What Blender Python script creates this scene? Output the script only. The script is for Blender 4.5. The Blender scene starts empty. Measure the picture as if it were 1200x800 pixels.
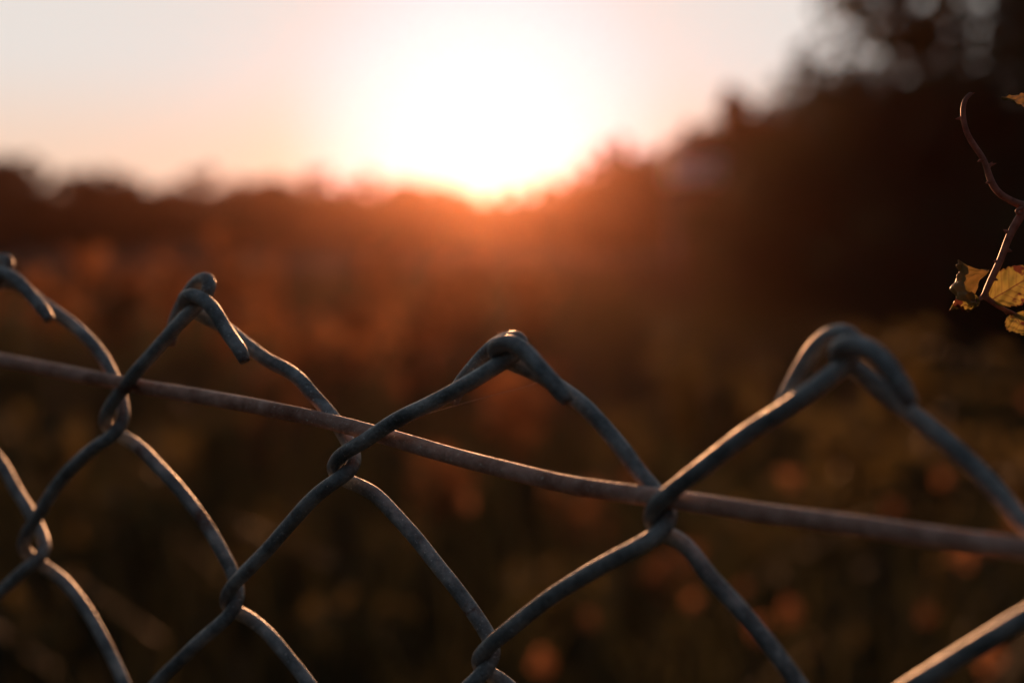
import bpy, bmesh, math, random
import numpy as np
from mathutils import Vector, Matrix

rnd = random.Random(7)
R = math.radians
scene = bpy.context.scene
COL = scene.collection

# ------------------------------------------------------------------ camera
H = 1.45                       # eye height
PITCH = R(4.5)                 # looking slightly down
FPX = 1200 * 50 / 36.0         # focal length in pixels of the 1200x800 photograph
cam_d = bpy.data.cameras.new('camera')
cam_d.lens = 50; cam_d.sensor_width = 36; cam_d.sensor_fit = 'HORIZONTAL'
cam_d.clip_start = 0.01; cam_d.clip_end = 3000
cam_d.dof.use_dof = True
cam_d.dof.focus_distance = 0.273
cam_d.dof.aperture_fstop = 7.8
cam = bpy.data.objects.new('camera', cam_d); COL.objects.link(cam)
cam.location = (0, 0, H); cam.rotation_euler = (R(90) - PITCH, 0, 0)
scene.camera = cam

# ------------------------------------------------------------------ sky, sun, exposure
SUN_EL, SUN_AZ = R(4.0), R(-1.2)      # azimuth from +Y, negative = left
w = bpy.data.worlds.new('World'); scene.world = w; w.use_nodes = True
nt = w.node_tree; nt.nodes.clear()
sky = nt.nodes.new('ShaderNodeTexSky'); sky.sky_type = 'NISHITA'; sky.sun_disc = False
sky.sun_elevation = SUN_EL; sky.sun_rotation = SUN_AZ
sky.air_density = 1.0; sky.dust_density = 2.5; sky.ozone_density = 1.5
SKY_STR = 0.10
EXPO = 0.1
cap = nt.nodes.new('ShaderNodeVectorMath'); cap.operation = 'MINIMUM'
k = 1.0 / (SKY_STR * 2 ** EXPO)
cap.inputs[1].default_value = (0.775 * k, 0.765 * k, 0.75 * k)
bg = nt.nodes.new('ShaderNodeBackground'); bg.inputs['Strength'].default_value = SKY_STR
out = nt.nodes.new('ShaderNodeOutputWorld')
hs = nt.nodes.new('ShaderNodeHueSaturation'); hs.inputs['Saturation'].default_value = .45
gm = nt.nodes.new('ShaderNodeGamma'); gm.inputs[1].default_value = 1.2
mu = nt.nodes.new('ShaderNodeVectorMath'); mu.operation = 'MULTIPLY'; mu.inputs[1].default_value = (1.0, 1.0, 1.03)
nt.links.new(sky.outputs[0], hs.inputs['Color']); nt.links.new(hs.outputs[0], gm.inputs[0])
# added dimming of the low sky behind the camera, to light wires from above
tcw = nt.nodes.new('ShaderNodeTexCoord'); sx = nt.nodes.new('ShaderNodeSeparateXYZ'); nt.links.new(tcw.outputs['Generated'], sx.inputs[0])
def mrange(src, a, b, c, d):
    n = nt.nodes.new('ShaderNodeMapRange'); n.interpolation_type = 'SMOOTHSTEP'
    for i, v in zip((1, 2, 3, 4), (a, b, c, d)): n.inputs[i].default_value = v
    nt.links.new(src, n.inputs[0]); return n
lowf = mrange(sx.outputs['Z'], .10, .75, .06, 1.15)
back = mrange(sx.outputs['Y'], .55, -.25, 0, 1)
mixf = nt.nodes.new('ShaderNodeMix'); mixf.data_type = 'FLOAT'; mixf.inputs[2].default_value = 1.0
nt.links.new(back.outputs[0], mixf.inputs[0]); nt.links.new(lowf.outputs[0], mixf.inputs[3])
sc_ = nt.nodes.new('ShaderNodeVectorMath'); sc_.operation = 'SCALE'
nt.links.new(gm.outputs[0], sc_.inputs[0]); nt.links.new(mixf.outputs[0], sc_.inputs['Scale'])
nt.links.new(sc_.outputs[0], mu.inputs[0]); nt.links.new(mu.outputs[0], cap.inputs[0])
# the bright aureole round the sun is allowed to go further up than the rest of the pale sky
dt = nt.nodes.new('ShaderNodeVectorMath'); dt.operation = 'DOT_PRODUCT'
dt.inputs[1].default_value = (math.sin(SUN_AZ) * math.cos(SUN_EL), math.cos(SUN_AZ) * math.cos(SUN_EL), math.sin(SUN_EL))
nt.links.new(tcw.outputs['Generated'], dt.inputs[0])
aur = mrange(dt.outputs['Value'], .989, 1.0003, 0, 1)
cs = nt.nodes.new('ShaderNodeMix'); cs.data_type = 'VECTOR'; cs.inputs[5].default_value = (.84 * k, .87 * k, .97 * k)
# peach band along the horizon under the pale cream sky
hb = mrange(sx.outputs['Z'], .035, .125, 0, 1)
hm = nt.nodes.new('ShaderNodeMix'); hm.data_type = 'VECTOR'
hm.inputs[4].default_value = (0.90 * k, 0.66 * k, 0.50 * k); hm.inputs[5].default_value = (0.80 * k, 0.755 * k, 0.71 * k)
nt.links.new(hb.outputs[0], hm.inputs[0]); nt.links.new(hm.outputs[1], cs.inputs[4])
nt.links.new(aur.outputs[0], cs.inputs[0]); nt.links.new(cs.outputs[1], cap.inputs[1]); nt.links.new(cap.outputs[0], bg.inputs['Color'])
nt.links.new(bg.outputs[0], out.inputs['Surface'])

sl = bpy.data.lights.new('sun', 'SUN'); sl.energy = 5.0; sl.angle = R(0.5); sl.color = (1.0, 0.44, 0.19)
sun = bpy.data.objects.new('sun', sl); COL.objects.link(sun)
sd = Vector((math.sin(SUN_AZ) * math.cos(SUN_EL), math.cos(SUN_AZ) * math.cos(SUN_EL), math.sin(SUN_EL)))
sun.rotation_euler = (-sd).to_track_quat('-Z', 'Y').to_euler()
sun.location = (0, 50, 20)

vs = scene.view_settings
vs.view_transform = 'Standard'; vs.look = 'None'; vs.gamma = 1; vs.use_curve_mapping = False
vs.exposure = EXPO
cy = scene.cycles
cy.use_denoising = True
cy.volume_bounces = 0; cy.max_bounces = 6; cy.transparent_max_bounces = 8
cy.sample_clamp_indirect = 4

# ------------------------------------------------------------------ helpers
CX = Vector((1, 0, 0))
CF = Vector((0, math.cos(PITCH), -math.sin(PITCH)))
CU = Vector((0, math.sin(PITCH), math.cos(PITCH)))
EYE = Vector((0, 0, H))

def ray(px, py):
    return CX * ((px - 600) / FPX) + CU * ((400 - py) / FPX) + CF

def at(px, py, z):             # point at depth z (metres along the view axis)
    return EYE + ray(px, py) * z

def on_y(px, py, y):           # point at world distance y
    r = ray(px, py); return EYE + r * (y / r.y)

def link(name, me, mat=None, parent=None):
    o = bpy.data.objects.new(name, me); COL.objects.link(o)
    if mat: me.materials.append(mat)
    if parent: o.parent = parent
    return o

def tag(o, label=None, cat=None, group=None, kind=None):
    if label: o['label'] = label
    if cat: o['category'] = cat
    if group: o['group'] = group
    if kind: o['kind'] = kind
    return o

def empty(name, loc=(0, 0, 0)):
    o = bpy.data.objects.new(name, None); COL.objects.link(o); o.location = loc
    o.empty_display_size = 0.05
    return o

def copy_tree(o, parent=None):
    c = o.copy(); COL.objects.link(c)
    if parent: c.parent = parent
    for ch in list(o.children): copy_tree(ch, c)
    return c

def catmull(pts, step):
    """pts: list of (Vector, radius) -> dense list with roughly even spacing"""
    P = [p for p, r in pts]; Rr = [r for p, r in pts]
    P = [P[0] * 2 - P[1]] + P + [P[-1] * 2 - P[-2]]; Rr = [Rr[0]] + Rr + [Rr[-1]]
    res = []
    for i in range(1, len(P) - 2):
        p0, p1, p2, p3 = P[i-1:i+3]
        # centripetal parametrisation
        t0 = 0; t1 = t0 + max((p1-p0).length, 1e-7) ** .5
        t2 = t1 + max((p2-p1).length, 1e-7) ** .5; t3 = t2 + max((p3-p2).length, 1e-7) ** .5
        n = max(2, int((p2 - p1).length / step))
        for j in range(n):
            t = t1 + (t2 - t1) * j / n
            A1 = p0*((t1-t)/(t1-t0)) + p1*((t-t0)/(t1-t0)); A2 = p1*((t2-t)/(t2-t1)) + p2*((t-t1)/(t2-t1))
            A3 = p2*((t3-t)/(t3-t2)) + p3*((t-t2)/(t3-t2))
            B1 = A1*((t2-t)/(t2-t0)) + A2*((t-t0)/(t2-t0)); B2 = A2*((t3-t)/(t3-t1)) + A3*((t-t1)/(t3-t1))
            f = j / n
            res.append((B1*((t2-t)/(t2-t1)) + B2*((t-t1)/(t2-t1)), Rr[i]*(1-f) + Rr[i+1]*f))
    res.append((P[-2], Rr[-2]))
    return res

def smooth(path, n):
    P = [p.copy() for p, r in path]
    for _ in range(n):
        Q = P[:]
        for i in range(1, len(P) - 1): Q[i] = P[i] * .5 + (P[i-1] + P[i+1]) * .25
        P = Q
    return [(p, r) for p, (_, r) in zip(P, path)]

def sweep(V, F, path, seg=12, wob=0.0, round_ends=True, cut=False):
    """append a tube along path to the lists V, F"""
    n = len(path)
    if cut:
        p0, r0 = path[0]; d = (path[1][0] - p0).normalized()
        path = [(p0 - d * r0 * .14, r0 * .86), (p0 - d * r0 * .04, r0 * .96)] + path
    if round_ends and not cut:
        p0, r0 = path[0]; d = (path[1][0] - p0).normalized()
        pre = [(p0 - d * r0 * s, r0 * c) for s, c in ((.92, .35), (.7, .7), (.35, .93))]
        p1, r1 = path[-1]; d = (p1 - path[-2][0]).normalized()
        post = [(p1 + d * r1 * s, r1 * c) for s, c in ((.35, .93), (.7, .7), (.92, .35))]
        path = pre + path + post; n = len(path)
    T = []
    for i in range(n):
        a = path[max(i-1, 0)][0]; b = path[min(i+1, n-1)][0]
        T.append((b - a).normalized())
    N = T[0].orthogonal().normalized()
    base = len(V)
    ph = rnd.random() * 100
    for i in range(n):
        N = (N - T[i] * N.dot(T[i])).normalized(); B = T[i].cross(N)
        p, r = path[i]
        for s in range(seg):
            a = 2 * math.pi * s / seg
            rr = r * (1 + wob * (math.sin(i * .37 + ph + 1.3 * math.sin(a)) * .5 + math.sin(i * .151 + 2 * a + ph) * .5))
            V.append(p + (N * math.cos(a) + B * math.sin(a)) * rr)
    for i in range(n - 1):
        for s in range(seg):
            a = base + i * seg + s; b = base + i * seg + (s + 1) % seg
            F.append((a, b, b + seg, a + seg))
    F.append(tuple(base + s for s in reversed(range(seg))))
    F.append(tuple(base + (n - 1) * seg + s for s in range(seg)))

def build(name, V, F, mat, parent=None, smooth_shade=True, org=None):
    me = bpy.data.meshes.new(name)
    if org is not None: V = [v - org for v in V]
    me.from_pydata([tuple(v) for v in V], [], F)
    me.update()
    if smooth_shade: me.polygons.foreach_set('use_smooth', [True] * len(me.polygons))
    return link(name, me, mat, parent)

# ------------------------------------------------------------------ materials
def new_mat(name):
    m = bpy.data.materials.new(name); m.use_nodes = True
    t = m.node_tree; t.nodes.clear()
    o = t.nodes.new('ShaderNodeOutputMaterial')
    return m, t, o

def nnoise(t, scale, detail=3, rough=.55, coord='Object', dist=0.0):
    tc = t.nodes.new('ShaderNodeTexCoord'); n = t.nodes.new('ShaderNodeTexNoise')
    n.inputs['Scale'].default_value = scale; n.inputs['Detail'].default_value = detail
    n.inputs['Roughness'].default_value = rough; n.inputs['Distortion'].default_value = dist
    t.links.new(tc.outputs[coord], n.inputs['Vector'])
    return n

def ramp(t, src, stops):
    r = t.nodes.new('ShaderNodeValToRGB')
    e = r.color_ramp.elements
    while len(e) < len(stops): e.new(0.5)
    for el, (p, c) in zip(e, stops):
        el.position = p; el.color = (*c, 1) if len(c) == 3 else c
    t.links.new(src, r.inputs[0])
    return r

def wire_mat(name, tones, rust, rust_lo, rust_hi, metallic, rough):
    m, t, o = new_mat(name)
    b = t.nodes.new('ShaderNodeBsdfPrincipled')
    n1 = nnoise(t, 150, 6, .7); c1 = ramp(t, n1.outputs['Fac'], [(.36, tones[0]), (.5, tones[1]), (.66, tones[2])])
    n2 = nnoise(t, 75, 6, .68, dist=.6)
    f = ramp(t, n2.outputs['Fac'], [(rust_lo, (0, 0, 0)), (rust_hi, (1, 1, 1))])
    n3 = nnoise(t, 900, 3); c3 = ramp(t, n3.outputs['Fac'], [(.3, rust[0]), (.7, rust[1])])
    mx = t.nodes.new('ShaderNodeMix'); mx.data_type = 'RGBA'
    at_r = t.nodes.new('ShaderNodeAttribute'); at_r.attribute_name = 'wear'
    nw = nnoise(t, 420, 4, .65); wm = t.nodes.new('ShaderNodeMath'); wm.operation = 'MULTIPLY'
    wr = ramp(t, nw.outputs['Fac'], [(.36, (0, 0, 0)), (.56, (1, 1, 1))])
    t.links.new(wr.outputs[0], wm.inputs[0]); t.links.new(at_r.outputs['Fac'], wm.inputs[1])
    fm = t.nodes.new('ShaderNodeMath'); fm.operation = 'MAXIMUM'
    t.links.new(f.outputs[0], fm.inputs[0]); t.links.new(wm.outputs[0], fm.inputs[1])
    t.links.new(fm.outputs[0], mx.inputs[0]); t.links.new(c1.outputs[0], mx.inputs[6]); t.links.new(c3.outputs[0], mx.inputs[7])
    # pale specks and scratches
    n4 = nnoise(t, 1700, 2); sp = ramp(t, n4.outputs['Fac'], [(.65, (0, 0, 0)), (.74, (1, 1, 1))])
    mx2 = t.nodes.new('ShaderNodeMix'); mx2.data_type = 'RGBA'
    t.links.new(sp.outputs[0], mx2.inputs[0]); t.links.new(mx.outputs[2], mx2.inputs[6])
    mx2.inputs[7].default_value = (*[min(1, c * 1.55) for c in tones[2]], 1)
    t.links.new(mx2.outputs[2], b.inputs['Base Color'])
    b.inputs['Metallic'].default_value = metallic
    rr = t.nodes.new('ShaderNodeMapRange'); rr.inputs[3].default_value = rough - .1; rr.inputs[4].default_value = rough + .2
    t.links.new(n2.outputs['Fac'], rr.inputs[0]); t.links.new(rr.outputs[0], b.inputs['Roughness'])
    nb = nnoise(t, 1100, 5, .6); bu = t.nodes.new('ShaderNodeBump')
    bu.inputs['Strength'].default_value = .8; bu.inputs['Distance'].default_value = .00045
    al = t.nodes.new('ShaderNodeAttribute'); al.attribute_name = 'along'
    n1d = t.nodes.new('ShaderNodeTexNoise'); n1d.noise_dimensions = '1D'; n1d.inputs['Scale'].default_value = 2.2; n1d.inputs['Detail'].default_value = 4
    t.links.new(al.outputs['Fac'], n1d.inputs['W'])
    ad = t.nodes.new('ShaderNodeMath'); ad.operation = 'MULTIPLY_ADD'; ad.inputs[1].default_value = .35
    t.links.new(n1d.outputs[0], ad.inputs[0]); t.links.new(nb.outputs['Fac'], ad.inputs[2])
    t.links.new(ad.outputs[0], bu.inputs['Height']); t.links.new(bu.outputs[0], b.inputs['Normal'])
    t.links.new(b.outputs[0], o.inputs['Surface'])
    return m

M_wire = wire_mat('weathered_zinc', [(.13, .155, .165), (.29, .33, .345), (.56, .59, .59)],
                  [(.11, .055, .04), (.25, .14, .10)], .58, .68, .25, .42)
M_line = wire_mat('rusting_zinc', [(.56, .31, .23), (.78, .47, .37), (.86, .62, .52)],
                  [(.22, .09, .055), (.42, .19, .125)], .46, .66, .0, .42)

def leaf_mat(name, c0, c1, trans, tscale=2.0, rough=.6, tint=(1, 1, 1)):
    """thin leaf: diffuse + glossy, and light coming through"""
    m, t, o = new_mat(name)
    n = nnoise(t, tscale, 3); c = ramp(t, n.outputs['Fac'], [(.3, c0), (.7, c1)])
    b = t.nodes.new('ShaderNodeBsdfPrincipled'); b.inputs['Roughness'].default_value = rough
    b.inputs['Specular IOR Level'].default_value = .3
    t.links.new(c.outputs[0], b.inputs['Base Color'])
    tr = t.nodes.new('ShaderNodeBsdfTranslucent')
    g = t.nodes.new('ShaderNodeMix'); g.data_type = 'RGBA'; g.blend_type = 'MULTIPLY'; g.inputs[0].default_value = 1
    t.links.new(c.outputs[0], g.inputs[6]); g.inputs[7].default_value = (*tint, 1)
    t.links.new(g.outputs[2], tr.inputs[0])
    ms = t.nodes.new('ShaderNodeMixShader'); ms.inputs[0].default_value = trans
    t.links.new(b.outputs[0], ms.inputs[1]); t.links.new(tr.outputs[0], ms.inputs[2])
    t.links.new(ms.outputs[0], o.inputs['Surface'])
    return m

M_tree = leaf_mat('tree_leaf', (.035, .04, .018), (.07, .07, .03), .35, .6)
M_far = leaf_mat('far_tree_leaf', (.03, .032, .016), (.055, .05, .025), .3, .4)
M_rust_leaf = leaf_mat('rust_red_leaf', (.14, .065, .036), (.27, .14, .07), .55, 3.0, tint=(1.6, 1.3, 1.0))
M_olive = leaf_mat('olive_leaf', (.06, .05, .025), (.16, .115, .05), .5, 3.0, tint=(1.35, 1.32, 1.0))
M_grass = leaf_mat('dry_grass', (.035, .032, .018), (.085, .066, .034), .4, .5, tint=(1.0, 1.15, .9))

def bark_mat():
    m, t, o = new_mat('bark'); b = t.nodes.new('ShaderNodeBsdfPrincipled')
    n = nnoise(t, 9, 5); c = ramp(t, n.outputs['Fac'], [(.3, (.035, .026, .02)), (.7, (.09, .07, .055))])
    t.links.new(c.outputs[0], b.inputs['Base Color']); b.inputs['Roughness'].default_value = .9
    t.links.new(b.outputs[0], o.inputs['Surface']); return m
M_bark = bark_mat()

def ground_mat():
    m, t, o = new_mat('field_soil'); b = t.nodes.new('ShaderNodeBsdfPrincipled')
    n = nnoise(t, 1.1, 8, .65); c = ramp(t, n.outputs['Fac'], [(.3, (.018, .014, .009)), (.5, (.035, .026, .015)), (.72, (.06, .042, .022))])
    t.links.new(c.outputs[0], b.inputs['Base Color']); b.inputs['Roughness'].default_value = .95
    b.inputs['Specular IOR Level'].default_value = .1
    t.links.new(b.outputs[0], o.inputs['Surface']); return m

def plain(name, c, rough=.7, metallic=0, scale=8, var=.25):
    m, t, o = new_mat(name); b = t.nodes.new('ShaderNodeBsdfPrincipled')
    n = nnoise(t, scale, 5); r = ramp(t, n.outputs['Fac'], [(.3, tuple(x * (1 - var) for x in c)), (.7, tuple(min(1, x * (1 + var)) for x in c))])
    t.links.new(r.outputs[0], b.inputs['Base Color']); b.inputs['Roughness'].default_value = rough; b.inputs['Metallic'].default_value = metallic
    t.links.new(b.outputs[0], o.inputs['Surface']); return m

# ------------------------------------------------------------------ the setting: ground
def gz(x, y):
    """height of the field: nearly level, with a low rise to the right"""
    s = max(0.0, min(1.0, (x - 2) / 22.0)) * max(0.0, min(1.0, (y - 8) / 25.0))
    s = s * s * (3 - 2 * s)
    rear_rise = max(0.0, min(1.0, (-1.1 - y) / 5.0)) * 0.8      # unseen low rise behind the camera, left from a bank added to block light
    return rear_rise + 0.06 * math.sin(x * .7 + y * .31) + .05 * math.sin(y * .53 - x * .2) + 2.4 * s

def make_ground():
    xs = sorted(set([-400, -200, -120, -80] + [i * 1.0 for i in range(-50, 51)] + [80, 120, 200, 400]))
    ys = sorted(set([-40, -20, -11] + [i * .8 for i in range(-12, 100)] + [85, 95, 110, 130, 160, 200, 238]))
    V = [Vector((x, y, gz(x, y) if abs(x) < 60 else gz(max(-60, min(60, x)), y))) for y in ys for x in xs]
    n = len(xs)
    F = [(j*n+i, j*n+i+1, (j+1)*n+i+1, (j+1)*n+i) for j in range(len(ys)-1) for i in range(n-1)]
    o = build('ground', V, F, ground_mat()); tag(o, 'dark uneven field floor behind the wire fence', 'ground', kind='structure')
make_ground()

def make_hill():
    V, F = [], []
    xs = [i * 6.0 for i in range(-80, 81)]; ys = [104, 112, 122, 136, 155, 180, 236]; hs = [-.6, 1.6, 3.2, 4.5, 5.4, 5.8, 4.5]
    for j, y in enumerate(ys):
        for x in xs:
            f = 1 + .05 * math.sin(x * .07 + j) + .04 * math.sin(x * .19)
            dip = 1 - .12 * math.exp(-((x + 2) / 9) ** 2)
            V.append(Vector((x, y, hs[j] * f * dip)))
    n = len(xs)
    F = [(j*n+i, j*n+i+1, (j+1)*n+i+1, (j+1)*n+i) for j in range(len(ys)-1) for i in range(n-1)]
    m = plain('dark_hillside', (.035, .03, .018), .95, 0, .3, .4)
    tag(build('hill', V, F, m), 'low dark hill at the far end of the field', 'hill', kind='structure')
make_hill()

# ------------------------------------------------------------------ leaves
def leaf_cloud(name, centres, size, mat, parent, rs, flat=0.0):
    """one mesh of many small folded leaves; centres: array (n,3)"""
    n = len(centres)
    C = np.asarray(centres, dtype=np.float64)
    g = np.random.RandomState(rs)
    a = g.normal(size=(n, 3)); a[:, 2] *= (1 - flat); a /= np.linalg.norm(a, axis=1)[:, None]
    b = g.normal(size=(n, 3)); b -= a * (a * b).sum(1)[:, None]; b /= np.linalg.norm(b, axis=1)[:, None]
    nn = np.cross(a, b)
    s = size * g.uniform(.6, 1.4, size=(n, 1))
    v = np.stack([C - a*s*.5, C + b*s*.3 + nn*s*.08 - a*s*.08, C + b*s*.18 + nn*s*.05 + a*s*.28, C + a*s*.5,
                  C - b*s*.18 + nn*s*.05 + a*s*.28, C - b*s*.3 + nn*s*.08 - a*s*.08], axis=1).reshape(-1, 3)
    idx = np.arange(n) * 6
    F = np.concatenate([np.stack([idx, idx+1, idx+2, idx+3], 1), np.stack([idx, idx+3, idx+4, idx+5], 1)])
    me = bpy.data.meshes.new(name)
    me.from_pydata(v.tolist(), [], F.tolist()); me.update()
    return link(name, me, mat, parent)

def make_tree(name, h, rad, n_leaves, leaf, mat, rs, crown_lo=.25, loose=.5, taper=1.0, nl=15):
    """trunk with limbs; leaves gathered in clumps round the limb ends"""
    g = random.Random(rs)
    root = empty(name)
    V, F = [], []
    def q(f, a=0, r=0): return Vector((math.cos(a) * r, math.sin(a) * r, h * f))
    lean = Vector((g.uniform(-.04, .04) * h, g.uniform(-.04, .04) * h, 0))
    tr = [(Vector((0, 0, -.15)), h * .028), (lean * .3 + Vector((0, 0, h * .3)), h * .02), (lean * .7 + Vector((0, 0, h * .62)), h * .012), (lean + Vector((0, 0, h * .93)), h * .003)]
    sweep(V, F, catmull(tr, h * .06), 8, .08)
    clumps = []
    for i in range(nl):
        f = crown_lo + (.95 - crown_lo) * (i + g.random() * .7) / nl
        prof = math.sin(math.pi * min(1, (f - crown_lo * .6) / (1 - crown_lo * .6)) ** taper) ** .7
        a = i * 2.4 + g.uniform(-.5, .5); rr = rad * prof * g.uniform(.65, 1.1)
        s = lean * f + Vector((0, 0, h * f * .82)); e = lean * f + q(min(1, f + g.uniform(-.02, .08)), a, rr)
        mid = (s + e) / 2 + Vector((0, 0, -.02 * h))
        sweep(V, F, catmull([(s, h * .007), (mid, h * .005), (e, h * .0015)], h * .06), 5, .05)
        for ff, sc in ((1, 1), (.6, .9)):
            clumps.append((s.lerp(e, ff), rad * g.uniform(.22, .42) * sc * (.55 + .45 * prof)))
    clumps.append((lean + Vector((0, 0, h * .95)), rad * .2))
    build('trunk', V, F, M_bark, root)
    npg = np.random.RandomState(rs)
    wts = np.array([c[1] ** 2 for c in clumps]); wts /= wts.sum()
    pick = npg.choice(len(clumps), n_leaves, p=wts)
    d = npg.normal(size=(n_leaves, 3)); d /= np.linalg.norm(d, axis=1)[:, None]
    rr = npg.uniform(0, 1, size=(n_leaves, 1)) ** loose
    C = np.array([tuple(clumps[i][0]) for i in pick]) + d * rr * np.array([clumps[i][1] for i in pick])[:, None] * np.array([1, 1, .8])
    leaf_cloud('crown', C, leaf, mat, root, rs + 1)
    return root

def make_weed(name, h, n_stems, leaf, per, mat, rs, spread=.35):
    g = random.Random(rs); root = empty(name)
    V, F, C = [], [], []
    for s in range(n_stems):
        a = g.uniform(0, 6.28); t = spread * h * g.uniform(.3, 1)
        b = Vector((math.cos(a) * .05 * h, math.sin(a) * .05 * h, -.03))
        e = Vector((math.cos(a) * t, math.sin(a) * t, h * g.uniform(.65, 1)))
        m = b.lerp(e, .5) + Vector((-math.cos(a), -math.sin(a), 0)) * t * .2
        path = catmull([(b, h * .006), (m, h * .0045), (e, h * .0015)], h * .08)
        sweep(V, F, path, 5)
        for k in range(per):
            i = int(len(path) * (.2 + .8 * math.sqrt(g.random()))); p = path[min(i, len(path) - 1)][0]
            C.append(tuple(p + Vector((g.gauss(0, 1), g.gauss(0, 1), g.gauss(0, .7))) * .055 * h))
    build('stem', V, F, M_bark, root)
    leaf_cloud('foliage', np.array(C), leaf, mat, root, rs + 5, .3)
    return root

def put(o, x, y, s=1, rz=0, z=None):
    o.location = (x, y, gz(x, y) if z is None else z); o.rotation_euler = (0, 0, rz); o.scale = (s, s, s)

def z_top(py, y):              # world height seen at image row py at distance y (centre column)
    return on_y(600, py, y).z

# far hedge of trees: skyline row by image column
FAR_LBL = 'dark blurred tree in the far skyline row left of the sun'
protos = [make_tree('far_tree', 4.0, 1.6, 4200, .22, M_far, 11, .04), make_tree('far_tree', 4.0, 1.25, 3600, .22, M_far, 12, .04, .6, .8),
          make_tree('far_tree', 4.0, 1.9, 4600, .24, M_far, 13, .04)]
used = set()
def far_tree(px, py, y, idx, label, group, wide=1.0):
    p = protos[idx]
    o = p if idx not in used else copy_tree(p)
    used.add(idx)
    tag(o, label, 'tree', group)
    pt = on_y(px, py, y); z = gz(pt.x, y) - .1
    s = (pt.z - z) / 4.0 * 1.02
    put(o, pt.x, y, s, rnd.uniform(0, 6.28), z)
    o.scale = (s * wide, s * wide, s)
    return o

left = [(-70, 186), (-25, 182), (15, 186), (50, 196), (88, 206), (122, 203), (160, 213), (200, 217), (243, 204), (282, 214), (322, 211), (366, 201),
        (405, 211), (440, 207), (478, 213), (512, 217), (545, 223), (580, 226), (612, 222)]
for i, (px, py) in enumerate(left):
    far_tree(px, py, 88 + rnd.uniform(-6, 6), (i * 2 + (i // 3)) % 3, FAR_LBL, 'far skyline trees', 1.25)
right = [(642, 212, 84), (672, 204, 80), (700, 192, 76), (728, 166, 70), (752, 182, 70), (778, 184, 64), (806, 168, 60), (836, 152, 56), (868, 118, 50), (898, 136, 48),
         (930, 122, 42), (965, 108, 38)]
for i, (px, py, y) in enumerate(right):
    far_tree(px, py, y, (i + 1) % 3, 'dark blurred tree on the slope rising right of the sun', 'trees up the right slope', 1.0)

# ------------------------------------------------------------------ nearer dark growth on the right
bp = [make_tree('dark_bush', 3.0, 1.7, 4200, .10, M_tree, 31, .05, .45), make_tree('dark_bush', 3.0, 1.5, 4000, .10, M_tree, 32, .05, .45)]
for i, (px, py, y) in enumerate([(905, 205, 26), (968, 118, 24), (1010, 75, 23), (1015, 120, 22), (1065, 95, 20), (1120, 90, 20), (1175, 80, 19), (1240, 60, 18), (1320, 60, 18),
                                 (1000, 260, 17), (1090, 240, 15), (1180, 240, 14), (1270, 230, 14), (870, 280, 20)]):
    o = bp[i % 2] if i < 2 else copy_tree(bp[i % 2])
    tag(o, 'dense dark bush in the shade below the tall tree at right', 'bush', 'dark bushes at right')
    pt = on_y(px, py, y); z = gz(pt.x, y) - .1; s = (pt.z - z) / 3.0 * 1.02
    put(o, pt.x, y, s, rnd.uniform(0, 6.28), z)

big = make_tree('tall_tree', 9.0, 3.4, 5200, .34, M_tree, 41, .26, .42, .8, 30)
tag(big, 'tall leafy tree at upper right with sky showing through its crown', 'tree')
pt = on_y(1148, 400, 23.5); put(big, pt.x, 23.5, .8, 1.0)

# ------------------------------------------------------------------ shed on the slope
def make_shed():
    pt = on_y(842, 400, 41); x, y = pt.x, 41.0
    zt = z_top(180, y); zr = z_top(214, y); z0 = gz(x, y) - .2
    root = empty('shed', (x, y, z0)); tag(root, 'small shed with a pale roof blurred among the dark trees right of the sun', 'shed')
    hw, dp = 1.35, 2.6
    def box(name, x0, x1, y0, y1, za, zb, mat, par):
        V = [Vector(p) for p in ((x0,y0,za),(x1,y0,za),(x1,y1,za),(x0,y1,za),(x0,y0,zb),(x1,y0,zb),(x1,y1,zb),(x0,y1,zb))]
        return build(name, V, [(3,2,1,0),(4,5,6,7),(0,1,5,4),(1,2,6,5),(2,3,7,6),(3,0,4,7)], mat, par, False)
    wall = box('wall', -hw+.15, hw-.15, .15, dp-.15, 0, zr - z0, plain('shed_boards', (.11, .08, .065), .85), root)
    box('door', -.4, .4, .10, .147, .2, min(1.95, zr - z0 - .1), plain('shed_door', (.09, .075, .07), .7), root)
    e, rdg = zr - z0, zt - z0
    V = []
    for xx in (-hw, hw):
        V += [Vector((xx, -.1, e)), Vector((xx, dp / 2, rdg)), Vector((xx, dp + .1, e)), Vector((xx, dp + .1, e + .06)), Vector((xx, dp / 2, rdg + .06)), Vector((xx, -.1, e + .06))]
    F = [(0,1,7,6),(1,2,8,7),(2,3,9,8),(3,4,10,9),(4,5,11,10),(5,0,6,11),(0,5,4,1),(1,4,3,2),(6,7,10,11),(7,8,9,10)]
    build('roof', V, F, plain('pale_roof_sheet', (.62, .60, .60), .45, 0, 3, .12), root, False)
make_shed()

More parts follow.
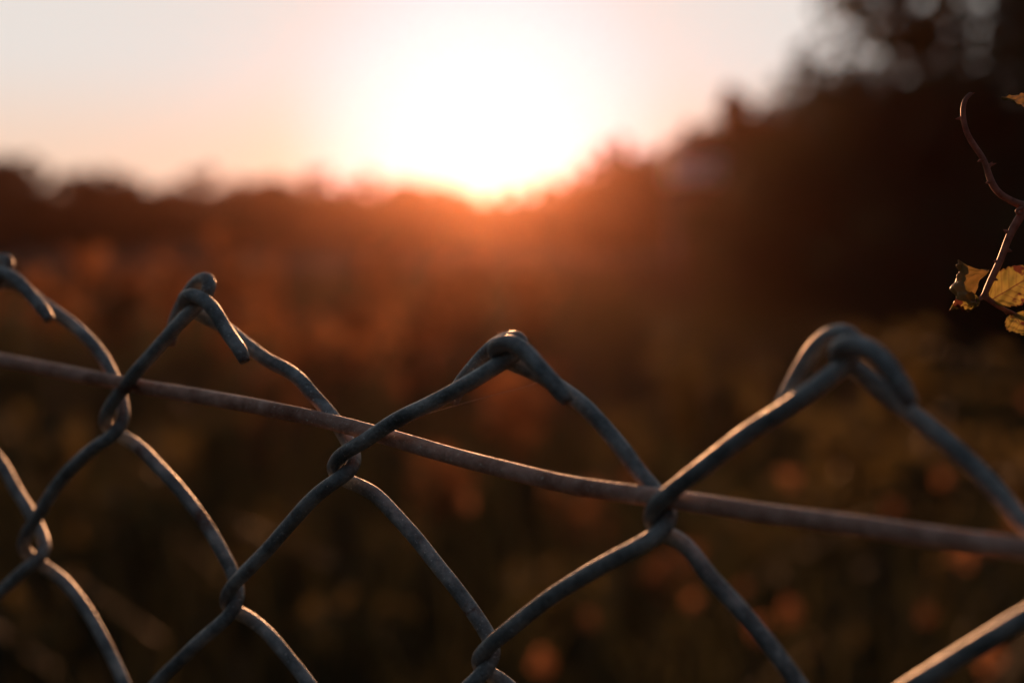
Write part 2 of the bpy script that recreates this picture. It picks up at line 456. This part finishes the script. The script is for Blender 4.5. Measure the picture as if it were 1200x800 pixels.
# ------------------------------------------------------------------ field plants
wp = [make_weed('red_weed', 1.0, 9, .10, 30, M_rust_leaf, 51), make_weed('red_weed', 1.0, 7, .09, 26, M_rust_leaf, 52)]
op = [make_weed('olive_weed', 1.0, 8, .10, 26, M_olive, 61), make_weed('olive_weed', 1.0, 10, .085, 30, M_olive, 62)]
def weeds(pr, rows, label, group):
    first = [True] * len(pr)
    for i, (px, py, y) in enumerate(rows):
        j = i % len(pr); o = pr[j] if first[j] else copy_tree(pr[j]); first[j] = False
        tag(o, label, 'weed', group)
        pt = on_y(px, py, y); z = gz(pt.x, y); s = max(.35, pt.z - z)
        put(o, pt.x, y, s, rnd.uniform(0, 6.28), z)
red_rows = [(130, 285, 13), (255, 275, 12), (200, 300, 15), (330, 300, 16), (420, 345, 12), (475, 340, 10), (540, 300, 18), (620, 310, 17), (445, 290, 22), (500, 330, 14),
            (60, 310, 15), (360, 360, 9), (600, 420, 8), (300, 430, 7.5), (680, 560, 5.2), (820, 640, 4.0), (520, 520, 5.6), (-40, 300, 14)]
weeds(wp, red_rows, 'blurred rust red weed standing backlit in the field', 'rust red weeds')
olive_rows = [(1010, 470, 5.4), (960, 560, 4.6), (1090, 500, 5.0), (1140, 640, 3.8), (1240, 500, 4.8), (880, 600, 4.4), (870, 430, 8), (720, 480, 6.5), (800, 400, 9),
              (160, 560, 4.8), (60, 480, 6), (330, 600, 4.3), (240, 480, 6.4), (470, 620, 4.2), (640, 660, 3.8), (-60, 520, 5), (1060, 380, 8.5), (1180, 420, 7), (400, 700, 3.4), (950, 740, 3.2),
              (40, 680, 3.6), (1300, 600, 4)]
weeds(op, olive_rows, 'blurred olive green weed standing in the dim field', 'olive weeds')

M_disc = leaf_mat('disc_fluff', (.28, .17, .10), (.58, .34, .19), .55, 60, .7, tint=(1.3, 1.0, .8))
def disc_stalk(i, px, py, y):  # stalks added to give the blurred orange spots of light
    g = random.Random(900 + i); top = on_y(px, py, y)
    gx, gy = top.x + g.uniform(-.12, .12), y + g.uniform(-.1, .1); z = gz(gx, gy)
    root = empty('disc_stalk', (gx, gy, z)); org = Vector((gx, gy, z))
    tag(root, 'added stalk whose translucent head makes a blurred orange disc of light', 'weed', 'added stalks for orange light discs')
    V, F = [], []
    b = Vector((gx, gy, z - .03))
    sweep(V, F, catmull([(b, .0028), (b.lerp(top, .5) + Vector((g.uniform(-.03, .03), 0, .03)), .002), (top, .001)], .03), 6)
    build('stem', V, F, M_bark, root, org=org)
    n = 90; npg = np.random.RandomState(i)
    d = npg.normal(size=(n, 3)); d /= np.linalg.norm(d, axis=1)[:, None]
    n = g.choice([35, 60, 90]); d = d[:n]
    C = np.array(tuple(top - org)) + d * npg.uniform(.2, 1, size=(n, 1)) ** .5 * np.array([.013, .013, .018]) * g.choice([.55, .7, .85, 1.0, 1.3])
    leaf_cloud('disc_head', C, .011, M_disc, root, i)
for i, a in enumerate([(870, 690, 2.5), (926, 716, 2.4), (1160, 772, 2.1), (925, 558, 2.9), (1128, 652, 2.5), (1166, 640, 2.6), (548, 587, 2.7), (636, 776, 2.2),
                       (1192, 612, 2.8), (812, 705, 2.5), (1046, 598, 2.9), (1205, 470, 3.6), (890, 735, 2.3), (742, 560, 3.2), (770, 668, 2.7), (1105, 560, 3.0), (690, 725, 2.4), (1085, 720, 2.3), (470, 400, 4.2), (125, 330, 4.5)]): disc_stalk(i, *a)

def make_grass():
    g = np.random.RandomState(5); n = 42000
    y = 1.2 + 44 * g.uniform(0, 1, n) ** 1.7; x = g.uniform(-1, 1, n) * (1.4 + y * .55)
    z = np.array([gz(a, b) for a, b in zip(x, y)])
    h = g.uniform(.18, .55, n) * (1 + .25 * np.sin(x * .9 + y * .4)); wd = g.uniform(.004, .010, n) * (1 + y * .05)
    a = g.uniform(0, 2 * np.pi, n); dx, dy = np.cos(a), np.sin(a); b = g.uniform(.1, .45, n) * h
    bx, by = g.normal(size=n) * b, g.normal(size=n) * b
    P0 = np.stack([x - dx*wd, y - dy*wd, z - .02], 1); P1 = np.stack([x + dx*wd, y + dy*wd, z - .02], 1)
    P2 = np.stack([x + dx*wd*.8 + bx*.35, y + dy*wd*.8 + by*.35, z + h*.6], 1); P3 = np.stack([x - dx*wd*.8 + bx*.35, y - dy*wd*.8 + by*.35, z + h*.6], 1)
    P4 = np.stack([x + bx, y + by, z + h], 1)
    V = np.stack([P0, P1, P2, P3, P4], 1).reshape(-1, 3); i = np.arange(n) * 5
    F = np.stack([i, i+1, i+2, i+3], 1).tolist() + np.stack([i+3, i+2, i+4], 1).tolist()
    me = bpy.data.meshes.new('grass'); me.from_pydata(V.tolist(), [], F); me.update()
    tag(link('grass', me, M_grass), 'dry brown grass covering the field behind the fence', 'grass', kind='stuff')
make_grass()

# ------------------------------------------------------------------ the chain link fence
Z0 = 0.320
def camv(r, dn, f): return CX * r - CU * dn + CF * f
F_O = EYE + camv(-467 / FPX, 95 / FPX, 1) * Z0            # first knot
U = camv(296.8 / FPX, 27.2 / FPX, -.1274) * Z0            # one mesh to the right
UV = Vector((0, 0, 1))
NRM = U.cross(UV).normalized()
if NRM.dot(EYE - F_O) < 0: NRM = -NRM                     # towards the camera
ROW = 0.0335
def W(px, py, d):              # image point -> point d mm in front of the fence plane
    r = ray(px, py); o = F_O + NRM * (d * .001)
    return EYE + r * ((o - EYE).dot(NRM) / r.dot(NRM))
def G(t, v, d):                # mesh coordinates (v in rows)
    return F_O + U * t + UV * (v * ROW) + NRM * (d * .001)
UL = U.length
RW = 0.00147

def knot(t, v, bend_left):
    """generic bend of a strand at a knot, from above to below"""
    s = 1 if bend_left else -1
    mm = lambda x, y, d: G(t + s * x * .001 / UL, v + y * .001 / ROW, s * d)
    return [mm(11, 12, 3.1), mm(3, 5, 3.0), mm(-2.6, 1.2, 2.2), mm(-3.4, -1.6, 0), mm(-1.2, -4.2, -2.1), mm(4, -7.4, -3.0), mm(10, -13, -3.2)]

def add_wear(o, V, seg, cut=True):
    """rust at the sheared end and grime where the strands rub on each other; length along the wire"""
    n = len(V) // seg; wear = []; along = []; L = 0; last = None
    for i in range(n):
        c = sum(V[i*seg:(i+1)*seg], Vector()) / seg
        if last is not None: L += (c - last).length
        last = c
        e = max(0, 1 - L / .004) if cut else 0
        dd = abs((c - F_O).dot(NRM)); kn = .75 * max(0, 1 - dd / .0024) if L > .02 else .25
        wv = max(e, kn if cut else 0)
        wear += [wv] * seg; along += [L * 1000] * seg
    me = o.data
    for nm, arr in (('wear', wear), ('along', along)):
        a = me.attributes.new(nm, 'FLOAT', 'POINT'); a.data.foreach_set('value', arr)

def tail(kind, k, v0, v1=-26):
    res = []
    for v in range(v0, v1, -1):
        if kind == 'R': t, bl = (k, True) if v % 2 == 0 else (k + .5, False)
        else: t, bl = (k + 1, False) if v % 2 == 0 else (k + .5, True)
        res += knot(t, v, bl)
    return res

def peak(kind, k):
    """generic knuckled top end of a strand above knot row 0"""
    t = k + .5
    mm = lambda x, y, d: G(t + x * .001 / UL, 1 + y * .001 / ROW, d)
    if kind == 'R':
        return [mm(-12, -14, -3), mm(-8, -5, -3), mm(-4, 3, -2.2), mm(-1, 6.5, -.5), mm(2.4, 5, .8), mm(1, 0, 1.4), mm(-4, -6, 2.4), mm(-14, -14, 3.1)]
    return [mm(13, -16, 5), mm(8, -7, 4.6), mm(3, -.6, 4), mm(-2.5, 1.4, 3), mm(-5, -.6, .6), mm(-2.6, -3.4, -1.6), mm(4, -6.5, -2.6), mm(14, -14, -3.1)]

traced = {
 ('R', 0): [ # peak left of centre, from the cut end behind
  (199,404,-2.6),(204,379,-3),(211.5,361,-3),(222,342,-2.9),(230,332,-2.2),(237,327,-1.2),(243.5,327,-.2),(247,333.5,.6),(243.5,342,.8),(238,350,1),(229.5,360,1.6),(220.5,368,2.2),(202.5,387,3),(180,413,3.2),
  (161,434,3.3),(145,455,3.2),(131,473,2.8),(124,487,1.6),(124,498,-.2),(134,508,-2),(148,514,-3),(164.5,525.5,-3.3),(182,543,-3.3),(210,573,-3.3),(240,612.5,-3.3),(261,648,-3.2),(275,678,-2.4),(279,698,-.2),(273,715,1.8),(260,729,3),
  (240,745.6,3.3),(210,774,3.3),(184,800,3.3),(160,830,3.3)],
 ('L', 0): [
  (287,423,5.8),(282,411,5.8),(271.5,397,5.2),(261,380.5,5),(250,362,4.8),(237.5,350.5,4.6),(225,345.8,4.2),(216.5,349,2.8),(217,357,.4),(228,365,-1.6),(243,373,-2.4),(264,384,-2.8),(280,397,-3),(295,408.6,-3),(314,422.4,-3.1),(336,433.4,-3.2),(352.5,445.7,-3.3),(364,460,-3.3),(380,477,-3.3),(395,496,-3.3),
  (406,514.5,-3),(414,529.5,-2.2),(415.5,541.5,-.6),(409,552.5,1.4),(395,562,2.7),(378,574,3.2),(360,590.5,3.3),(337.5,616,3.3),(307.5,650,3.2),(278,680,2.9),(265.5,699,1.4),(268,712,-.6),(287,721,-2.6),(311,739,-3.2),(337.5,770,-3.3),(362,801,-3.3),(385,838,-3.3)],
 ('R', 1): [
  (530.5,471,-2.8),(534.5,458.5,-3),(543,445,-3),(556.5,429,-3),(570,413.5,-2.9),(579,405.5,-2.6),(591,398.5,-2.2),(603,396.5,-1.4),(612,400.5,-.3),(610,410,.7),(600,418.5,1.2),(588,424.5,1.8),(570,436,2.6),(547.5,449.5,3),(525,462,3.2),
  (500,475,3.3),(470,489,3.3),(444,505,3.3),(426,517.5,3.2),(408.5,527,3),(396.5,536.5,2.4),(391,547.5,.9),(394,556.5,-.9),(405,562.5,-2.4),(420,568.5,-3.1),(438,578,-3.3),(461,601,-3.3),(488,631,-3.3),(515,665,-3.3),(542,699,-3.3),(562,728,-3.1),(574,748,-2.2),(578.5,765,-.4),(572,780,1.6),(557,797,2.9),(530,822,3.3)],
 ('L', 1): [
  (665,470,4.6),(657,458.5,4.8),(645,444.5,4.8),(630,428,4.6),(616,411.5,4.4),(603,402,4.2),(589.5,401,3.8),(579,407.5,2.4),(583,417,.2),(598,424.5,-1.6),(618,432.5,-2.4),(637.5,441.5,-2.8),(657,454.5,-3),(675,467.5,-3.1),(690,481,-3.2),(703,495,-3.3),(725.5,521.5,-3.3),(747,551,-3.3),
  (765,572,-2.9),(778,588,-2.1),(784.5,602,-.6),(782,615,1),(770,626.5,2.4),(750,639,3.1),(717,656,3.3),(677,679,3.3),(636,706,3.3),(602.5,732.5,3.2),(574,756,2.9),(561,773,1.4),(565,784,-.6),(586,796,-2.6),(608,816,-3.2),(640,855,-3.3)],
 ('R', 2): [
  (912,486,-2.6),(920,469,-2.9),(935,441,-3),(950,415,-3),(966,397,-2.8),(984,389.5,-2),(999,394,-.9),(1002,406,.2),(996,420,1),(987,430,1.6),(969,444,2.4),(942.5,464,3),(916,482,3.2),(890,498,3.3),
  (860,519,3.3),(838,536.5,3.3),(817,552.5,3.3),(789,574,3.1),(771,589.5,2.6),(763,603,1.2),(766.5,616.5,-.7),(780,625.5,-2.4),(793,631,-3),(804,639.5,-3.2),(832.5,676,-3.3),(871,718,-3.3),(902.5,756.5,-3.3),(936,802,-3.3),(960,840,-3.2)],
 ('L', 2): [
  (1068,474,4.8),(1058,457,5),(1046,438,5),(1030,416.5,4.8),(1012.5,405,4.5),(992,403,4),(980,410,2.6),(983,421,.3),(996,429,-1.6),(1009,437,-2.4),(1026.5,452,-2.9),(1047.5,470,-3.1),(1074,489,-3.2),(1098,509,-3.3),(1125,532,-3.3),(1159,566,-3.3),(1200,614,-3.3),(1228,644,-3),(1246,663,-2),(1254,680,-.4),(1250,693,1.1),(1236,704,2.1),(1200,723,2.6),(1130,765,2.8),(1077,798,3),(1010,842,3.0)],
 ('L', -1): [
  (58,374,4.6),(50,362,4.8),(39,349,4.8),(24,332,4.7),(8,321,4.5),(-8,318,4.2),(-19,322,2.6),(-18,331,.4),(-8,334,-1.2),(8,331,-2.2),(26,337,-2.8),(45.5,352,-3),(65,366,-3.1),(88,383,-3.2),(110.5,405,-3.3),(127,430,-3.3),
  (136,450,-3.1),(142.5,470,-2.5),(144.5,487,-.8),(140,500.5,1.2),(130,512,2.6),(114,522,3.2),(94,538.5,3.3),(67.5,567.5,3.3),(42,608,3),(29,630,1.8),(29,646,-.2),(47,660,-2.4),(75,681,-3.2),(101,714,-3.3),(124,755,-3.3),(146,802,-3.3),(165,850,-3.3)],
 ('R', -1): [
  (-38,380,-2.6),(-30,352,-3),(-16,326,-2.8),(-4,309,-2),(6,303.5,-.8),(10,309.5,.4),(3,320,1),(-10,338,1.8),(-40,372,3),(-70,408,3.3),(-100,440,2.9),(-112,460,.8),(-104,474,-1.6),(-75,486,-3.2),(-30,512,-3.3),(0,541,-3.3),(20,576,-3.3),(38,605,-3),(49,627,-2),(52,643,0),(46,655,1.8),(34,663,2.8),(11,684,3.3),(-8,702,3.3),(-40,740,3.3)],
}
START = {('R', 0): -2, ('L', 0): -2, ('R', 1): -2, ('L', 1): -2, ('R', 2): -1, ('L', 2): -2, ('L', -1): -2, ('R', -1): -2}

fence = empty('chain_link_fence', F_O + U * 1 - Vector((0, 0, F_O.z)))
tag(fence, 'weathered grey chain link fence with knuckled top edge, sharp in the foreground', 'fence')
forg = Vector(fence.location)
for k in range(-9, 6):
    for kind in ('R', 'L'):
        near = (kind, k) in traced
        if near:
            pts = [W(*p) for p in traced[(kind, k)]]
            rest = tail(kind, k, START[(kind, k)])
            while rest and rest[0].z > pts[-1].z - .004: rest.pop(0)
        else:
            if k > 3 and kind == 'L': continue
            pts = peak(kind, k); rest = tail(kind, k, 0)
        rs = [RW] * len(pts)
        if near: rs[0] = RW * .8
        path = catmull([(p, r) for p, r in zip(pts, rs)], .0006 if near else .0018)
        if near: path = smooth(path, 8)
        # the hidden part below, joined on smoothly
        low = catmull([(path[-1][0], RW)] + [(p, RW) for p in rest], .002 if near else .003)
        V, F = [], []
        sweep(V, F, path + low[1:], 16 if near else 8, .018, cut=True)
        add_wear(build('wire_strand', V, F, M_wire, fence, org=forg), V, 16 if near else 8)

line = [(-420, 357), (-200, 388), (0, 421.5), (97, 440), (171, 454), (270, 470.5), (371, 490.5), (460, 513.5), (512, 529), (560, 542), (610, 554.5), (655, 565.5), (700, 573.5), (755, 580.5), (806, 587.5), (880, 599), (955, 609), (1025, 618.5), (1100, 629.5), (1200, 643), (1340, 664)]
lp = [G(-9, .95, 0), G(-5, .75, 0)] + [W(x, y, 0) for x, y in line[1:]] + [G(4.5, .5, 0)]
V, F = [], []
sweep(V, F, smooth(catmull([(p, .00163) for p in lp], .0012), 10), 16, .02)
o = build('tension_wire', V, F, M_line, fence, org=forg); add_wear(o, V, 16, False); o['label'] = 'rust tinged straight wire threaded through the mesh'

V, F = [], []
def fibre(c):
    d = (CU * rnd.uniform(.4, 1) + CX * rnd.gauss(0, .8) + CF * rnd.gauss(0, .6)).normalized(); L = rnd.uniform(.0003, .0009)
    sd2 = (d + CX * rnd.gauss(0, .7) + CF * rnd.gauss(0, .5)).normalized()
    sweep(V, F, [(c, .000022), (c + d * L * .5, .00002), (c + d * L * .5 + sd2 * L * .5, .000012)], 4, round_ends=False)
for _ in range(70):
    x = rnd.choice([rnd.gauss(478, 22), rnd.gauss(560, 50), rnd.uniform(180, 740)])
    for (xa, ya), (xb, yb) in zip(line, line[1:]):
        if xa <= x < xb: fibre(W(x, ya + (yb - ya) * (x - xa) / (xb - xa) - 8.2, rnd.uniform(-.5, .5)))
for _ in range(34):
    x = rnd.uniform(584, 612); fibre(W(x, 389.5 + abs(x - 598) ** 1.5 * .045, rnd.uniform(-1.5, 3.5)))
build('lint', V, F, plain('lint', (.55, .45, .36), .8), fence, org=forg)['kind'] = 'stuff'

# ------------------------------------------------------------------ bramble shoot at the right edge

ZB = 0.275
def B(px, py, z=ZB): return at(px, py, z)
M_cane = leaf_mat('cane_skin', (.22, .09, .06), (.46, .23, .17), .12, 500, .5, tint=(1.5, .7, .5))
def spotted_leaf():
    m, t, o = new_mat('spotted_autumn_leaf')
    n = nnoise(t, 170, 4, .6); c = ramp(t, n.outputs['Fac'], [(.30, (.16, .17, .045)), (.5, (.34, .27, .065)), (.7, (.45, .33, .08))])
    s = nnoise(t, 330, 2, .5); f = ramp(t, s.outputs['Fac'], [(.59, (0, 0, 0)), (.64, (1, 1, 1))])
    mx = t.nodes.new('ShaderNodeMix'); mx.data_type = 'RGBA'
    av = t.nodes.new('ShaderNodeAttribute'); av.attribute_name = 'vein'
    fm = t.nodes.new('ShaderNodeMath'); fm.operation = 'MAXIMUM'
    t.links.new(f.outputs[0], fm.inputs[0]); t.links.new(av.outputs['Fac'], fm.inputs[1])
    t.links.new(fm.outputs[0], mx.inputs[0]); t.links.new(c.outputs[0], mx.inputs[6]); mx.inputs[7].default_value = (.13, .04, .025, 1)
    b = t.nodes.new('ShaderNodeBsdfPrincipled'); b.inputs['Roughness'].default_value = .45
    t.links.new(mx.outputs[2], b.inputs['Base Color'])
    tr = t.nodes.new('ShaderNodeBsdfTranslucent'); t.links.new(mx.outputs[2], tr.inputs[0])
    ms = t.nodes.new('ShaderNodeMixShader'); ms.inputs[0].default_value = .5
    t.links.new(b.outputs[0], ms.inputs[1]); t.links.new(tr.outputs[0], ms.inputs[2])
    nb = nnoise(t, 700, 3); bu = t.nodes.new('ShaderNodeBump'); bu.inputs['Strength'].default_value = .5; bu.inputs['Distance'].default_value = .0004
    t.links.new(nb.outputs['Fac'], bu.inputs['Height']); t.links.new(bu.outputs[0], b.inputs['Normal'])
    t.links.new(ms.outputs[0], o.inputs['Surface']); return m
M_spot = spotted_leaf()
M_dry = leaf_mat('dry_leaf_underside', (.10, .12, .05), (.31, .29, .15), .35, 300, .42, tint=(1.5, .9, .5))

bramble = empty('bramble', Vector((B(1330, 300).x, B(1330, 300).y, 0)))
tag(bramble, 'thin thorny bramble shoot with spotted yellow leaves at the right edge', 'plant')
borg = Vector(bramble.location)

def cane(name, pts, r0, r1, thorns, par):
    n = len(pts)
    path = smooth(catmull([(p, r0 + (r1 - r0) * i / (n - 1)) for i, p in enumerate(pts)], .0005), 6)
    V, F = [], []
    sweep(V, F, path, 10, .09)
    for f, dx, dy, L in thorns:
        p, r = path[int(f * (len(path) - 1))]
        d = (CX * dx + CU * dy + CF * rnd.uniform(-.4, .4)).normalized()
        sweep(V, F, [(p + d * r * .3, r * .75), (p + d * (r + L * .4), r * .45), (p + d * (r + L), r * .08)], 6)
    return build(name, V, F, M_cane, par, org=borg)

up = [(1137,110.5),(1132,113.5),(1128.6,124),(1128.6,135),(1133,156),(1143,173),(1154,189),(1159.4,207),(1168,224),(1184,234.7),(1199,241),(1225,246)]
cane('stem', [B(*p) for p in up], .0004, .0008, [(.17,-1,-.2,.0010),(.50,1,.3,.0013),(.53,.6,.9,.0010),(.45,-.8,-.4,.0007),(.62,-1,-.2,.0006),(.92,.2,1,.0006),(.03,1,.5,.0009)], bramble)
lo = [(1153,347),(1161,329),(1170,310),(1177,292),(1184.5,274),(1191,261),(1199,249),(1212,236),(1228,226)]
cane('stem', [B(*p) for p in lo], .00056, .00098, [(.18,1,-.4,.0006),(.42,1,-.3,.0008),(.56,-1,.5,.0009),(.8,1,-.4,.0010),(.3,-1,.2,.0004)], bramble)
curl = [(1197,244),(1192,244),(1190,248),(1193,252.5),(1196,250)]
cane('bud', [B(x, y, ZB - .001) for x, y in curl], .0004, .0003, [], bramble)
arch = [B(1222, 246), B(1260, 215, .275), B(1330, 190, .29), B(1420, 260, .31)]
e = arch[-1]
arch += [Vector((e.x + .05, e.y + .06, e.z - .25)), Vector((e.x + .06, e.y + .12, .7)), Vector((e.x + .04, e.y + .14, .3)), Vector((e.x + .03, e.y + .15, -.03))]
path = catmull([(p, .0012 + .0002 * i) for i, p in enumerate(arch)], .004)
V, F = [], []
sweep(V, F, path, 8, .06); build('stem', V, F, M_cane, bramble, org=borg)
cane('stem', [B(1199,241), B(1212,243), B(1225,246)], .0010, .0012, [], bramble)

def leaf(name, base, tip, normal, width, mat, curl=0.0, crump=0.0, seed=0, roll=0.0, nu=80, nv=44, thick=.00022):
    """serrated leaf blade with a midrib fold, curl along its length and crumples; solid"""
    g = random.Random(seed)
    ax = tip - base; L = ax.length; ax = ax.normalized()
    nn = (normal - ax * normal.dot(ax)).normalized(); sd_ = ax.cross(nn)
    ph = [g.uniform(0, 6.28) for _ in range(6)]
    V, F = [], []
    th = 0.0; p = base.copy(); d = ax.copy(); n0 = nn.copy()
    rows = []; vein = []
    for i in range(nu + 1):
        f = i / nu
        wv = math.sin(math.pi * min(1, f ** .75)) ** .8 * width * .5 * (1 - .25 * f) + width * .015
        tooth = 1 + .11 * ((f * 11) % 1.0 - .5) * (1 if 0.04 < f < .97 else 0)
        row = []
        for j in range(nv + 1):
            s = j / nv * 2 - 1
            a = abs(s); x = s * wv * (1 + (tooth - 1) * a ** 3)
            rl = roll * a * a * wv
            zz = a * wv * .28 + rl
            zz += crump * width * (math.sin(f * 9 + s * 2.3 + ph[0]) * .5 + math.sin(f * 17 - s * 6 + ph[1]) * .3 + math.sin(f * 23 + s * 11 + ph[2]) * .2)
            zz -= .035 * width * abs(math.sin(f * 22 - a * 5)) * a
            xx = x * (1 - abs(roll) * a * .45)
            u = (f * 7.5 - a * 1.5) % 1.0
            side = max(0, 1 - abs(u - .5) / .10) * .55
            vein.append(max(max(0, 1 - a * wv / (width * .02)), side, max(0, (a - .88) / .12) * .8))
            zz -= side * width * .012 * (1 - a)
            row.append(p + sd_ * xx + n0 * zz)
        rows.append(row)
        th = curl / nu
        m = Matrix.Rotation(th, 3, sd_); d = m @ d; n0 = m @ n0
        p = p + d * (L / nu)
    for row in rows: V += row
    W1 = nv + 1
    F = [(i*W1+j, i*W1+j+1, (i+1)*W1+j+1, (i+1)*W1+j) for i in range(nu) for j in range(nv)]
    o = build(name, V, F, mat, bramble, org=borg)
    va = o.data.attributes.new('vein', 'FLOAT', 'POINT'); va.data.foreach_set('value', vein)
    return o

cane('leaf_stalk', [B(1225,128), B(1250,142), B(1285,170), B(1305,199,.285)], .0003, .00045, [], bramble)
cane('leaf_stalk', [B(1153,347), B(1146,351.5), B(1139,354)], .00045, .0004, [], bramble)
cane('leaf_stalk', [B(1153,346.5), B(1163,354), B(1175,362), B(1188,368), B(1205,377)], .0006, .0004, [(.5,.3,-1,.0005)], bramble)
TOC = -CF
o = leaf('leaf', B(1139,356), B(1076,318), (TOC + CX * .4 + CU * .5), .0125, M_dry, 1.7, .11, 3, .55); o['label'] = 'shrivelled grey brown leaf rolled into a tight curl'
o = leaf('leaf', B(1147,349, .275), B(1112,372, .276), (TOC + CU * .7), .0062, M_spot, 1.0, .16, 4, .45); o['label'] = 'small yellowed leaf crumpled under the curled one'
o = leaf('leaf', B(1161,351), B(1225,318), (TOC * .9 + CU * .5 + CX * .1), .0086, M_spot, .5, .05, 5); o['label'] = 'yellow leaf with dark red spots'
leaf('leaf', B(1185,368, .2745), B(1216,404, .271), (TOC + CX * .3), .0075, M_spot, .6, .07, 6)
o = leaf('leaf', B(1226,127), B(1172,119), (CU + TOC * .6), .0075, M_dry, .2, .06, 7); o['label'] = 'small brown leaf tip near the top of the shoot'

# ------------------------------------------------------------------ spider silk under the middle knuckle
V, F = [], []
sweep(V, F, catmull([(W(470, 494, 2), .00003), (W(530, 476, 1), .00003), (W(585, 461, 0), .00003), (W(622, 451, -1), .00003), (W(640, 443, -2.5), .00003)], .004), 5)
o = build('spider_silk', V, F, plain('silk', (.75, .72, .68), .3), None); tag(o, 'fine strand of spider silk strung below the middle fence knuckle', 'spider silk')

# ------------------------------------------------------------------ added tinted haze, standing in for glare round the sun
HAZE = 0.00024
V = [Vector(p) for p in ((-500, -60, -1.5), (500, -60, -1.5), (500, 250, -1.5), (-500, 250, -1.5), (-500, -60, 9), (500, -60, 9), (500, 250, 9), (-500, 250, 9))]
m, t, o = new_mat('sun_glare_haze')
pv = t.nodes.new('ShaderNodeVolumePrincipled'); pv.inputs['Density'].default_value = HAZE
pv.inputs['Color'].default_value = (.95, .47, .31, 1); pv.inputs['Anisotropy'].default_value = .92
t.links.new(pv.outputs[0], o.inputs['Volume'])
hz = build('haze', V, [(3,2,1,0),(4,5,6,7),(0,1,5,4),(1,2,6,5),(2,3,7,6),(3,0,4,7)], m, None, False)
tag(hz, 'added orange haze over the field, standing in for glare around the sun', 'haze', kind='stuff')
